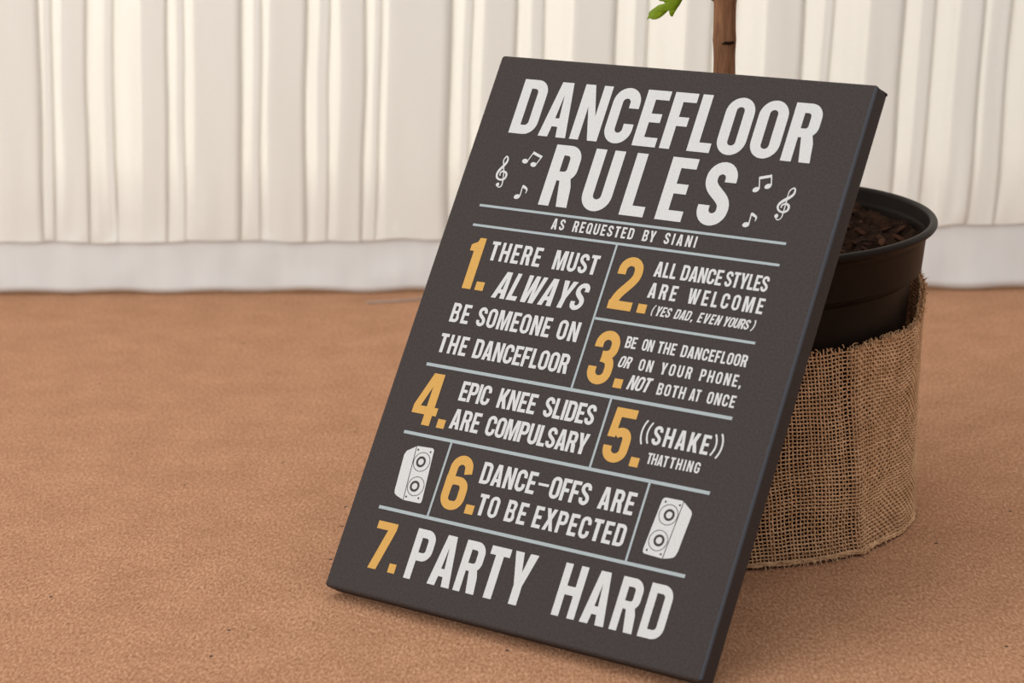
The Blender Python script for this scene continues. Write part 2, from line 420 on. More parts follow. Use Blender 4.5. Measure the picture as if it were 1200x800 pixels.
def make_font(st):
    global ST
    ST = st; h = ST / 2
    G = {}
    w = 0.53
    G['O'] = (w, [(rr4(0, 0, w, 1, w/2, w/2, w/2, w/2), [rr4(ST, .165, w - ST, .835, .068, .068, .068, .068)])])
    G['Q'] = (w, G['O'][1] + [([(.27, .22), (.36, .30), (.56, .04), (.46, -.05)], [])])
    o, i_ = bowl(0, 0, w, 1, .24, .07); G['D'] = (w, [(o, [i_])])
    xr, xl, R = w - h, h, (w - ST) / 2
    Cp = [(xr, .64)] + arc(w/2, 1 - R - h, R, R, 0, 180, 14) + arc(w/2, R + h, R, R, 180, 360, 14) + [(xr, .36)]
    G['C'] = (w, [(stroke(Cp), [])])
    Gp = [(xr, .68)] + arc(w/2, 1 - R - h, R, R, 0, 180, 14) + arc(w/2, R + h, R, R, 180, 360, 14) + [(xr, .52)]
    G['G'] = (w, [(stroke(Gp), []), ([(.29, .38), (w - .02, .38), (w, .54), (.29, .54)], [])])
    ws = 0.51; xs = ws - h; Rs = (ws - ST) / 2
    Sp = [(xs, .69)] + arc(ws/2, 1 - Rs - h, Rs, Rs, 0, 180, 12) + bez((xl, .72), (xl, .52), (xs, .48), (xs, .28))[0:] + arc(ws/2, Rs + h, Rs, Rs, 0, -180, 12) + [(xl, .31)]
    G['S'] = (ws, [(stroke(Sp), [])])
    G['U'] = (w, [(stroke([(xl, 1), (xl, .6)] + arc(w/2, R + h, R, R, 180, 360, 14) + [(xr, .6), (xr, 1)]), [])])
    o2, i2 = bowl(0, .38, .51, 1, .23, .06); G['P'] = (.51, [(rr4(0, .38, .51, 1, 0, .23, .23, 0), [rr4(ST, .54, .51 - ST, .835, 0, .06, .06, 0)]), ([(0, 0), (ST, 0), (ST, .40), (0, .40)], [])])
    G['R'] = (.52, [(rr4(0, .42, .51, 1, 0, .20, .23, 0), [rr4(ST, .57, .51 - ST, .835, 0, .05, .06, 0)]), ([(0, 0), (ST, 0), (ST, .44), (0, .44)], []), ([(.24, .46), (.33, 0), (.525, 0), (.485, .33), (.43, .48)], [])])
    G['B'] = (.52, [([(0, 0)] + arc(.30, .22, .22, .22, -90, 30, 8) + [(.455, .515)] + arc(.30, .79, .21, .21, -20, 90, 8) + [(0, 1)],
              [rr4(ST, .165, .52 - ST, .44, 0, .055, .055, 0), rr4(ST, .59, .51 - ST, .835, 0, .05, .05, 0)])])
    G['A'] = (.56, [([(0, 0), (.165, 1), (.395, 1), (.56, 0), (.362, 0), (.335, .19), (.22, .19), (.193, 0)], [[(.238, .34), (.279, .77), (.320, .34)]])])
    G['E'] = (.45, [([(0, 0), (.45, 0), (.45, .165), (ST, .165), (ST, .43), (.40, .43), (.40, .585), (ST, .585), (ST, .835), (.45, .835), (.45, 1), (0, 1)], [])])
    G['F'] = (.44, [([(0, 0), (ST, 0), (ST, .41), (.39, .41), (.39, .57), (ST, .57), (ST, .835), (.44, .835), (.44, 1), (0, 1)], [])])
    G['H'] = (.54, [([(0, 0), (ST, 0), (ST, .42), (.54 - ST, .42), (.54 - ST, 0), (.54, 0), (.54, 1), (.54 - ST, 1), (.54 - ST, .585), (ST, .585), (ST, 1), (0, 1)], [])])
    G['I'] = (ST, [([(0, 0), (ST, 0), (ST, 1), (0, 1)], [])])
    G['K'] = (.55, [([(0, 0), (ST, 0), (ST, .30), (.235, .38), (.345, 0), (.555, 0), (.385, .545), (.55, 1), (.345, 1), (ST, .60), (ST, 1), (0, 1)], [])])
    G['L'] = (.42, [([(0, 0), (.42, 0), (.42, .165), (ST, .165), (ST, 1), (0, 1)], [])])
    G['M'] = (.72, [([(0, 0), (.175, 0), (.175, .66), (.285, 0), (.435, 0), (.545, .66), (.545, 0), (.72, 0), (.72, 1), (.48, 1), (.36, .38), (.24, 1), (0, 1)], [])])
    G['N'] = (.55, [([(0, 0), (.178, 0), (.178, .60), (.36, 0), (.55, 0), (.55, 1), (.372, 1), (.372, .44), (.195, 1), (0, 1)], [])])
    G['T'] = (.48, [([(.1425, 0), (.3375, 0), (.3375, .835), (.48, .835), (.48, 1), (0, 1), (0, .835), (.1425, .835)], [])])
    G['V'] = (.55, [([(.165, 0), (.385, 0), (.55, 1), (.36, 1), (.275, .28), (.192, 1), (0, 1)], [])])
    G['W'] = (.78, [([(.125, 0), (.335, 0), (.39, .50), (.445, 0), (.655, 0), (.78, 1), (.60, 1), (.545, .34), (.475, 1), (.305, 1), (.235, .34), (.18, 1), (0, 1)], [])])
    G['X'] = (.57, [([(0, 0), (.19, 0), (.285, .30), (.375, 0), (.57, 0), (.395, .51), (.56, 1), (.37, 1), (.29, .73), (.21, 1), (.01, 1), (.18, .51)], [])])
    G['Y'] = (.56, [([(.183, 0), (.378, 0), (.378, .37), (.56, 1), (.36, 1), (.285, .62), (.205, 1), (0, 1), (.183, .37)], [])])
    G['-'] = (.33, [([(0, .46), (.33, .46), (.33, .575), (0, .575)], [])])
    G['.'] = (.175, [([(0, 0), (.175, 0), (.175, .17), (0, .17)], [])])
    G[','] = (.19, [([(0, 0), (.02, -.13), (.10, -.13), (.19, .02), (.19, .17), (0, .17)], [])])
    G['('] = (.22, [(stroke(bez((.20, 1.06), (.02, .78), (.02, .22), (.20, -.06)), .11), [])])
    G[')'] = (.22, [(stroke(bez((.02, 1.06), (.20, .78), (.20, .22), (.02, -.06)), .11), [])])
    G['1'] = (.30, [([(.095, 0), (.30, 0), (.30, 1), (.155, 1), (.13, .92), (0, .855), (0, .735), (.095, .735)], [])])
    w2 = .50; x2 = w2 - h; R2 = (w2 - ST) / 2
    G['2'] = (w2, [(stroke([(xl, .66)] + arc(w2/2, 1 - R2 - h, R2, R2, 180, 0, 12) + bez((x2, .70), (x2, .50), (xl + .02, .34), (xl + .015, .10), 14)), []), ([(0, 0), (w2 - .01, 0), (w2 - .01, .165), (0, .165)], [])])
    G['3'] = (w2, [(stroke([(xl, .68)] + arc(w2/2, 1 - R2 - h, R2, R2, 180, 0, 12) + bez((x2, .72), (x2, .62), (x2 - .03, .535), (.20, .535), 10)), []),
                   (stroke(bez((.20, .50), (x2 - .03, .50), (x2, .42), (x2, .30), 10) + arc(w2/2, R2 + h, R2, R2, 0, -180, 12) + [(xl, .32)]), [])])
    G['4'] = (.56, [([(.295, 0), (.475, 0), (.475, .20), (.56, .20), (.56, .355), (.475, .355), (.475, 1), (.235, 1), (0, .36), (0, .20), (.295, .20)], [[(.155, .355), (.295, .355), (.295, .74)]])])
    G['5'] = (w2, [([(.015, .455), (ST + .005, .455), (ST + .02, .835), (w2 - .02, .835), (w2 - .02, 1), (.045, 1)], []),
                   (stroke(bez((.17, .50), (.22, .585), (x2, .61), (x2, .42), 14) + arc(w2/2, R2 + h, R2, R2, 0, -180, 12) + [(xl, .295)]), [])])
    G['6'] = (.52, [(rr4(0, 0, .52, .61, .25, .25, .22, .0), [rr4(ST, .165, .52 - ST, .46, .06, .06, .06, .05)]),
                   (stroke([(.52 - h, .68)] + arc(.26, 1 - .1625 - h, .1625, .1625, 0, 180, 14) + [(h, .30)]), [])])
    G['7'] = (.47, [([(.075, 0), (.27, 0), (.47, .86), (.47, 1), (0, 1), (0, .835), (.275, .835)], [])])
    return G
FONTS = {'title': make_font(.192), 'text': make_font(.172), 'digit': make_font(.168)}
G = FONTS['text']

Z0 = -0.00018                                            # the ink lies this far in front of the cloth
def put(bm, outer, holes, fn, lift=0.0, mi=0):
    loops = [[Vector((*fn(p), 0)) for p in L] for L in [outer] + holes]
    flat = [v for L in loops for v in L]
    vs = [bm.verts.new((v.x / 1000, Z0 - lift, v.y / 1000)) for v in flat]
    for tri in tessellate_polygon(loops):
        try:
            f = bm.faces.new([vs[k] for k in tri]); f.material_index = mi
        except ValueError: pass
def done(name, bm, mats, label=None):
    for f in bm.faces:
        f.normal_update()
        if f.normal.y > 0: f.normal_flip()
    o = from_bm(name, bm, mats, sign)
    if label: o['label'] = label
    return o
def word(bm, txt, u0, u1, v0, v1, shear=0.0, squeeze=1.0):
    cap = v1 - v0
    ws_ = [G[c][0] * cap * squeeze for c in txt]
    n = len(txt)
    if n == 1:
        kx = (u1 - u0) / G[txt][0]; gap = 0
    else:
        kx = cap * squeeze; gap = (u1 - u0 - sum(ws_)) / (n - 1)
        if gap < 0.035 * cap:                            # tight setting: narrow the letters a little
            gap = 0.05 * cap; kx = (u1 - u0 - gap * (n - 1)) / sum(G[c][0] for c in txt)
    x = u0
    for c in txt:
        for k, (o, hs) in enumerate(G[c][1]):
            put(bm, o, hs, lambda p, x=x: (x + p[0] * kx + shear * p[1] * cap, v0 + p[1] * cap), 0.00002 * k)
        x += G[c][0] * kx + gap
def line(words, v0, v1, shear=0.0, name='lettering', mat=None, squeeze=1.0):
    bm = bmesh.new()
    for wd in words:
        t, a, b = wd[:3]; sh = wd[3] if len(wd) > 3 else shear
        word(bm, t, a, b, v0, v1, sh, squeeze)
    return done(name, bm, mat or M_WHITE)

G = FONTS['title']
line([('DANCEFLOOR', 27.9, 268.2)], 341.2, 382.8, name='title_lettering')
line([('RULES', 72.1, 220.0)], 290.7, 336.1, name='title_lettering')
G = FONTS['text']
line([('AS', 88.7, 99.2), ('REQUESTED', 106.3, 155.2), ('BY', 162.6, 172.4), ('SIANI', 179.5, 204.2)], 274.3, 282.3)
line([('THERE', 45.9, 89.0), ('MUST', 99.7, 135.6)], 246.0, 260.0)
line([('ALWAYS', 58.5, 132.2)], 219.8, 239.5, 0.20)
line([('BE', 30.6, 46.3), ('SOMEONE', 53.1, 114.3), ('ON', 120.3, 137.2)], 198.0, 212.0)
line([('THE', 28.8, 53.0), ('DANCEFLOOR', 58.8, 137.1)], 175.3, 189.1)
line([('ALL', 179.8, 196.6), ('DANCE', 200.4, 231.3), ('STYLES', 233.6, 265.3)], 251.0, 261.7)
line([('ARE', 180.1, 201.7), ('WELCOME', 210.5, 266.7)], 236.0, 246.6)
line([('(', 186.3, 188.0), ('YES', 189.6, 201.0), ('DAD', 204.3, 216.2), (',', 217.4, 218.6), ('EVEN', 222.1, 238.9), ('YOURS', 241.0, 260.0), (')', 262.2, 264.0)], 224.4, 231.2, 0.20)
line([('BE', 175.1, 183.4), ('ON', 188.0, 196.6), ('THE', 199.9, 213.6), ('DANCEFLOOR', 217.8, 266.7)], 199.8, 207.9)
line([('OR', 173.9, 183.0, .2), ('ON', 190.1, 200.6), ('YOUR', 206.8, 230.2), ('PHONE', 236.5, 264.3), (',', 265.9, 267.3)], 186.1, 194.2)
bm = bmesh.new(); word(bm, 'NOT', 185.8, 202.2, 172.4, 182.4, .20)
for t_, a_, bb in (('BOTH', 208.9, 229.9), ('AT', 233.4, 241.2), ('ONCE', 246.5, 266.9)): word(bm, t_, a_, bb, 172.3, 180.4)
done('lettering', bm, M_WHITE)
line([('EPIC', 59.3, 84.4), ('KNEE', 91.3, 122.2), ('SLIDES', 129.1, 169.3)], 144.2, 158.2)
line([('ARE', 59.1, 83.1), ('COMPULSARY', 88.8, 170.5)], 124.1, 138.3)
line([('THAT', 217.1, 232.6), ('THING', 234.2, 256.3)], 126.5, 133.8)
line([('DANCE', 97.0, 141.3), ('-', 143.2, 151.4), ('OFFS', 153.0, 184.1), ('ARE', 191.7, 218.3)], 91.5, 106.5)
line([('TO', 102.1, 118.9), ('BE', 125.2, 141.7), ('EXPECTED', 147.5, 218.4)], 70.3, 85.0)
G = FONTS['text']
line([('PARTY', 62.0, 160.9), ('HARD', 182.4, 265.0)], 18.2, 53.0, squeeze=0.94)
G = FONTS['text']
bm = bmesh.new(); word(bm, 'SHAKE', 216.1, 258.2, 139.3, 152.2)
for (xa, xb, lo_, hi_) in ((209.6, 206.9, 138.2, 154.6), (213.8, 211.3, 139.4, 153.6), (264.6, 267.4, 138.2, 154.6), (260.4, 263.0, 139.4, 153.6)):
    mid = (lo_ + hi_) / 2
    put(bm, stroke(bez((xa, hi_), (xb - (xa - xb) * .15, hi_ - 5), (xb - (xa - xb) * .15, lo_ + 5), (xa, lo_)), 1.25), [], lambda p: p)
done('lettering', bm, M_WHITE)
G = FONTS['digit']
for t_, a_, bb, lo_, hi_, da, db in (('1', 28.6, 39.6, 223.2, 261.1, 43.0, 50.0), ('2', 152.3, 171.3, 224.7, 262.3, 175.6, 182.3), ('3', 152.6, 171.3, 172.0, 209.7, 175.3, 182.0),
                                    ('4', 24.8, 45.8, 122.7, 160.0, 48.7, 55.2), ('5', 182.4, 201.2, 122.7, 159.7, 205.2, 211.8), ('6', 70.6, 90.0, 69.5, 107.7, 93.1, 100.0), ('7', 28.1, 44.8, 19.0, 52.1, 47.9, 53.8)):
    bm = bmesh.new(); word(bm, t_, a_, bb, lo_, hi_)
    put(bm, [(da, lo_), (db, lo_), (db, lo_ + 6.3), (da, lo_ + 6.3)], [], lambda p: p)
    o = done('rule_number', bm, M_GOLD)
sign_rules = ((24.2, 285.0, 269.0, 285.0, 1.8), (24.0, 270.1, 268.9, 270.1, 1.8), (24.0, 165.5, 268.2, 165.5, 2.3), (24.0, 115.7, 268.3, 115.7, 2.3), (24.0, 61.2, 268.5, 61.2, 2.3),
              (146.0, 216.5, 268.4, 216.5, 1.8), (145.0, 269.2, 145.0, 166.6, 1.6), (177.4, 164.4, 177.4, 116.8, 1.6), (65.5, 114.6, 65.5, 62.3, 1.6), (224.2, 114.6, 224.2, 62.3, 1.6))
for a, b, c, d, th in sign_rules:
    bm = bmesh.new()
    if b == d: p = [(a, b - th/2), (c, b - th/2), (c, b + th/2), (a, b + th/2)]
    else: p = [(a - th/2, d), (a + th/2, d), (a + th/2, b), (a - th/2, b)]
    put(bm, p, [], lambda q: q)
    done('dividing_line', bm, M_RULE)

# ---- music marks
def smooth_path(pts, k=5):
    out = []
    n = len(pts)
    for i in range(n - 1):
        p0, p1, p2, p3 = pts[max(0, i-1)], pts[i], pts[i+1], pts[min(n-1, i+2)]
        for j in range(k):
            t = j / k
            out.append(tuple(0.5 * (2*p1[a] + (-p0[a] + p2[a])*t + (2*p0[a] - 5*p1[a] + 4*p2[a] - p3[a])*t*t + (-p0[a] + 3*p1[a] - 3*p2[a] + p3[a])*t**3) for a in range(len(p1))))
    out.append(pts[-1]); return out
def vstroke(bm, pts, lift=0.0):
    """ribbon with a width at every point, made of quads so it may cross itself"""
    P = smooth_path(pts); n = len(P); L = []
    for i in range(n):
        a, b = P[max(0, i-1)], P[min(n-1, i+1)]
        tx, ty = b[0]-a[0], b[1]-a[1]; l = math.hypot(tx, ty) or 1
        ox, oy = -ty/l*P[i][2]/2, tx/l*P[i][2]/2
        z = Z0 - lift - 0.00005 * i / n
        L.append((bm.verts.new(((P[i][0]+ox)/1000, z, (P[i][1]+oy)/1000)), bm.verts.new(((P[i][0]-ox)/1000, z, (P[i][1]-oy)/1000))))
    for i in range(n - 1):
        bm.faces.new((L[i][0], L[i+1][0], L[i+1][1], L[i][1]))
def blob(bm, cx, cy, rx, ry, rot=0.0, lift=0.0, mi=0, hole=None):
    c, s = math.cos(rot), math.sin(rot)
    f = lambda p: (cx + p[0]*c - p[1]*s, cy + p[0]*s + p[1]*c)
    put(bm, arc(0, 0, rx, ry, 0, 354, 59), [arc(0, 0, hole[0], hole[1], 0, 354, 59)] if hole else [], f, lift, mi)

clefR = [(256.3,302.4,.9),(256.6,301.0,.6),(258.18,300.45,.7),(259.9,301.9,.7),(260.4,305.1,.8),(260.35,309.5,.8),(260.25,314.5,.8),(260.0,318.0,.7),(260.3,320.7,.8),(261.5,322.4,.9),(263.1,323.2,1.0),(264.1,321.9,1.2),(264.0,319.4,1.5),(262.5,317.2,1.9),(259.2,314.7,2.1),(256.5,312.4,1.9),(255.3,310.2,1.6),(255.7,308.0,1.4),(257.8,306.3,1.3),(260.6,306.1,1.4),(262.8,307.5,1.5),(263.2,309.8,1.6),(261.8,311.6,1.5),(259.5,311.7,1.3),(257.9,310.5,1.1),(257.8,308.7,.8)]
clefL = [(33.6,301.3,.9),(33.9,300.2,.6),(35.48,299.85,.8),(37.0,301.1,.9),(36.9,304.1,.9),(36.1,307.6,.8),(35.0,311.8,.8),(32.9,317.1,.9),(31.9,320.0,1.0),(32.5,322.0,1.1),(33.6,323.2,1.1),(35.1,321.6,1.3),(35.1,319.0,1.7),(33.4,315.9,2.0),(31.2,312.8,2.0),(30.1,309.6,1.8),(31.1,306.7,1.5),(34.1,305.5,1.4),(37.3,306.2,1.5),(38.3,309.1,1.6),(36.8,311.3,1.5),(33.9,311.8,1.3),(32.6,310.2,1.1),(33.1,308.2,.8)]
for pts, ball in ((clefL, (33.5, 301.6)), (clefR, (256.2, 302.9))):
    bm = bmesh.new(); vstroke(bm, pts); blob(bm, *ball, 1.35, 1.45, 0, 0.00007); done('treble_clef', bm, M_WHITE)
def beamed(h1, h2, s1, t1, s2, t2, rot):
    bm = bmesh.new()
    blob(bm, *h1, 2.5, 1.75, rot); blob(bm, *h2, 2.5, 1.75, rot)
    vstroke(bm, [(*s1, .8), (*t1, .8)], .00003); vstroke(bm, [(*s2, .8), (*t2, .8)], .00004)
    dx, dy = t2[0]-t1[0], t2[1]-t1[1]; l = math.hypot(dx, dy); ux, uy = dx/l, dy/l
    nx, ny = uy, -ux
    if nx*(s1[0]-t1[0]) + ny*(s1[1]-t1[1]) < 0: nx, ny = -nx, -ny
    a = (t1[0]-ux*.4, t1[1]-uy*.4); b = (t2[0]+ux*.4, t2[1]+uy*.4)
    put(bm, [a, b, (b[0]+nx*2.0, b[1]+ny*2.0), (a[0]+nx*2.0, a[1]+ny*2.0)], [], lambda p: p, .00006)
    done('music_note', bm, M_WHITE)
beamed((49.9, 321.2), (57.7, 319.4), (52.1, 321.7), (55.1, 329.0), (60.0, 319.8), (62.9, 326.4), -0.1)
beamed((235.8, 319.3), (243.7, 322.5), (238.0, 320.0), (235.7, 328.5), (246.0, 323.3), (243.9, 330.8), 0.45)
for hd, s0, s1, q1, q2, rot in (((52.8, 294.5), (55.1, 295.2), (54.9, 303.3), (59.2, 300.4), (59.1, 297.6), .25), ((236.2, 294.5), (238.2, 295.2), (237.9, 303.0), (242.2, 300.2), (242.0, 297.6), .25)):
    bm = bmesh.new(); blob(bm, *hd, 2.5, 1.75, rot)
    vstroke(bm, [(*s0, .9), (*s1, .8)], .00003)
    vstroke(bm, [(s1[0], s1[1] - .6, 2.0), ((s1[0] + q1[0]) / 2 - .2, (s1[1] + q1[1]) / 2 + .1, 1.9), (*q1, 1.3), (*q2, .5)], .00005)
    done('music_note', bm, M_WHITE)
# ---- loudspeaker drawings
def speaker(front, side, cones, rings, screws, edge):
    bm = bmesh.new()
    put(bm, front, [], lambda p: p, 0.0); put(bm, side, [], lambda p: p, 0.00001)
    put(bm, stroke(edge, .55), [], lambda p: p, .00008, 1)
    for (cx, cy) in cones: blob(bm, cx, cy, 6.9, 6.9, 0, .00008, 1, (6.45, 6.45))
    for (cx, cy) in rings: blob(bm, cx, cy, 3.9, 3.9, 0, .00009, 1, (2.25, 2.25))
    for (cx, cy) in screws: blob(bm, cx, cy, .72, .72, 0, .00008, 1)
    done('loudspeaker_picture', bm, [M_WHITE, M_DARK])
speaker([(38.4, 107.6)] + arc(51.4, 106.2, 2.2, 2.0, 90, 0, 6) + [(57.0, 72.5)] + arc(55.2, 71.2, 1.8, 1.8, 0, -90, 6)[1:] + [(41.6, 69.3)],
        [(38.5, 107.4), (31.57, 102.92), (30.42, 99.93), (32.3, 74.6), (33.1, 72.4), (35.43, 71.1), (41.8, 69.3)],
        [(46.6, 97.4), (48.3, 80.2)], [(46.0, 97.4), (47.4, 80.1)], [(40.6, 105.2), (51.2, 105.3), (43.3, 71.9), (53.6, 72.6)], [(38.5, 107.7), (41.7, 69.2)])
speaker([(252.2, 106.9), (251.0, 107.5), (238.9, 107.5), (237.4, 106.8), (236.7, 105.2), (233.8, 72.4), (234.1, 70.6), (235.3, 69.6), (249.2, 68.9)],
        [(252.2, 106.9), (253.2, 106.4), (259.24, 102.31), (260.3, 100.6), (260.37, 99.4), (258.5, 75.3), (257.6, 72.3), (256.4, 71.0), (253.85, 70.0), (249.2, 68.9)],
        [(244.2, 96.9), (242.5, 79.6)], [(244.8, 96.9), (243.1, 79.7)], [(239.5, 104.8), (250.2, 104.4), (236.6, 72.2), (247.2, 71.4)], [(252.2, 107.0), (249.2, 68.8)])

# ------------------------------------------------------------------ potted tree
PX, PY, PR, PH = 0.15728, 1.63224, 0.15385, 0.22413
tree = empty('potted_tree', (PX, PY, 0), 'young fig tree in a black plastic pot wrapped in burlap, standing behind the sign', 'potted plant')
NSEG = 160
def lathe(name, profile, mat, parent, n=NSEG, cap_bottom=False):
    V = []; Fq = []
    for (r, z) in profile:
        for i in range(n):
            a = 2 * PI * i / n; V.append((r * math.cos(a), r * math.sin(a), z))
    for j in range(len(profile) - 1):
        for i in range(n):
            k = (i + 1) % n
            Fq.append((j*n + i, j*n + k, (j+1)*n + k, (j+1)*n + i))
    o = from_np(name, V, Fq, mat, parent, True)
    o.data.set_sharp_from_angle(angle=math.radians(40))
    return o
rl = 0.0030
lip = [(PR - rl + rl * math.cos(a), PH - rl + rl * math.sin(a)) for a in [math.radians(t) for t in range(-70, 200, 18)]]
body = [(0.0005, 0.004), (0.112, 0.004), (0.116, 0.001), (0.119, 0.003), (0.1365, 0.1855), (0.1405, 0.1868), (0.1432, 0.1885), (0.1462, 0.2135), (0.1490, 0.2175)]
inner = [(PR - 0.0068, PH - 0.006), (0.1425, 0.19), (0.1405, 0.186), (0.1335, 0.18), (0.122, 0.05), (0.0005, 0.05)]
lathe('pot', body + lip + inner, M_POT, tree)
# soil
V = []; Fq = []
NR, NA = 46, 200
for j in range(NR + 1):
    r = 0.1445 * j / NR
    for i in range(NA):
        a = 2 * PI * i / NA
        x, y = r * math.cos(a), r * math.sin(a)
        z = 0.2080 + 0.0075 * noise.noise(Vector((x * 22, y * 22, 1))) + 0.0070 * noise.noise(Vector((x * 60, y * 60, 4))) + 0.0045 * noise.noise(Vector((x * 170, y * 170, 9)))
        z += 0.004 * math.exp(-r * r / 0.0006)
        if j == NR: z -= 0.004
        V.append((x, y, z))
for j in range(NR):
    for i in range(NA):
        k = (i + 1) % NA
        Fq.append((j*NA + i, j*NA + k, (j+1)*NA + k, (j+1)*NA + i))
soil = from_np('soil', V, Fq, M_SOIL, tree, True)
def soil_z(x, y): return 0.2080 + 0.0075 * noise.noise(Vector((x * 22, y * 22, 1))) + 0.0055 * noise.noise(Vector((x * 60, y * 60, 4)))
rc = random.Random(11)
bm = bmesh.new()
for k in range(100):
    a = rc.uniform(0, 2 * PI); r = 0.136 * math.sqrt(rc.uniform(0.04, 1)) 
    x, y = r * math.cos(a), r * math.sin(a)
    L, Wd, Hh = rc.uniform(.003, .009), rc.uniform(.0015, .004), rc.uniform(.001, .003)
    mt = Matrix.Translation((x * .97, y * .97, soil_z(x, y) + 0.0012)) @ Matrix.Rotation(rc.uniform(0, PI), 4, 'Z') @ Matrix.Rotation(rc.uniform(-.6, .6), 4, 'Y') @ Matrix.Diagonal((L, Wd, Hh, 1))
    g = bmesh.ops.create_icosphere(bm, subdivisions=1, radius=1, matrix=mt)
    for v in g['verts']:
        v.co += Vector((rc.uniform(-.0006, .0006), rc.uniform(-.0006, .0006), rc.uniform(-.0006, .0006)))
ch = from_bm('bark_mulch', bm, M_CHIP, soil); ch['kind'] = 'stuff'

# burlap: real woven threads, wrapped once round with the end lapped over the start
FRONT = math.atan2(-PY, -PX)                            # towards the camera
SEAM = FRONT + math.radians(43)
TURN = 2 * PI + math.radians(75)
SP = 0.00275
def bur_top(a):                                        # height of the cut upper edge, by angle from the front
    q = abs((a - FRONT + PI) % (2 * PI) - PI)
    t = min(1, max(0, (q - math.radians(70)) / math.radians(22)))
    return 0.1555 + 0.0195 * t * t * (3 - 2 * t) + 0.0016 * noise.noise(Vector((math.cos(a) * 9, math.sin(a) * 9, 2)))
def bur_bot(a): return 0.0014 + 0.0022 * max(0, noise.noise(Vector((math.cos(a) * 5, math.sin(a) * 5, 8))) + 0.25)
def bur_r(th, z):
    """th runs along the strip from the seam; the last stretch lies over the first"""
    a = SEAM + th
    lap = max(0.0, min(1.0, (th - 2 * PI + 0.35) / 0.35)) * 0.0030
    q = abs((a - FRONT + PI) % (2 * PI) - PI)
    t = min(1, max(0, (q - math.radians(60)) / math.radians(35)))
    fl = 0.0035 * t * min(1, max(0, (z - 0.09) / 0.08))
    wav = 0.0022 * noise.noise(Vector((math.cos(a) * 2.6, math.sin(a) * 2.6, z * 9))) + 0.0009 * noise.noise(Vector((math.cos(a) * 9, math.sin(a) * 9, z * 22)))
    edge = 0.0022 * math.exp(-((TURN - th) / 0.03) ** 2) + 0.0015 * math.exp(-((TURN - 0.0 - th) / 0.012) ** 2)
    ridge = 0.0022 * math.exp(-((th - 2 * PI) / 0.04) ** 2)
    return 0.1385 + 0.0016 * (z / 0.15) + lap + wav + fl + edge + (ridge if th > PI else 0.0)
RT = 0.00064
nw = int(TURN * 0.139 / SP)
allV, allF = [], []
base_i = 0
def tube_np(P, rad, sides=4, flat=1.0):
    global base_i
    P = np.asarray(P); n = len(P)
    Tn = np.gradient(P, axis=0); Tn /= np.linalg.norm(Tn, axis=1)[:, None] + 1e-12
    Nn = np.stack([P[:, 0], P[:, 1], np.zeros(n)], 1); Nn /= np.linalg.norm(Nn, axis=1)[:, None] + 1e-12
    B = np.cross(Tn, Nn); B /= np.linalg.norm(B, axis=1)[:, None] + 1e-12
    rad = np.broadcast_to(rad, (n,))[:, None]
    for s in range(sides):
        an = 2 * PI * (s + .5) / sides
        allV.append(P + rad * (math.cos(an) * Nn * flat + math.sin(an) * B))
    idx = np.arange(n - 1)
    for s in range(sides):
        s2 = (s + 1) % sides
        allF.append(np.stack([base_i + s*n + idx, base_i + s2*n + idx, base_i + s2*n + idx + 1, base_i + s*n + idx + 1], 1))
    base_i += n * sides
rb = random.Random(21)
TH = np.linspace(0, TURN, nw * 2 + 1)
# strip-wide wander of the threads
def wand(th, z): return 0.0022 * noise.noise(Vector((th * 3.1, z * 24, 5))) + 0.0004 * noise.noise(Vector((th * 14, z * 60, 15)))
ROWS = int(0.185 / SP)
for k in range(nw + 1):                                # upright threads
    th0 = TURN * k / nw + rb.gauss(0, 0.0014)
    zt = bur_top(SEAM + th0) + rb.uniform(-.0012, .0016)
    zb = max(0.0008, bur_bot(SEAM + th0) + rb.uniform(-.0012, .0006))
    n = max(8, int((zt - zb) / SP * 2))
    rad = RT * rb.uniform(.72, 1.28); P = []
    for i in range(n + 1):
        z = zb + (zt - zb) * i / n
        th = th0 + wand(th0, z) / 0.139 * 1.2 - 0.6 * z
        row = z / SP
        r = bur_r(min(th0, TURN), z) + 0.00055 * math.cos(PI * row) * (1 if k % 2 else -1)
        if z > zt - 0.004: r += rb.uniform(-.0006, .0014)
        a = SEAM + th
        P.append((r * math.cos(a), r * math.sin(a), z))
    tube_np(P, rad)
for j in range(1, ROWS):                               # round threads
    z0 = j * SP
    rad = RT * rb.uniform(.75, 1.25)
    run = []
    for i, th in enumerate(TH):
        a = SEAM + th - 0.6 * z0
        z = z0 + wand(th + 40, z0) * 1.3
        if z > bur_top(a) - 0.0012 or z < bur_bot(a) + 0.0006:
            if len(run) > 3: tube_np(run, rad)
            run = []; continue
        kk = th / TURN * nw
        r = bur_r(th, z) - 0.00055 * math.cos(PI * kk) * math.cos(PI * j) 
        run.append((r * math.cos(a), r * math.sin(a), z))
    if len(run) > 3: tube_np(run, rad)
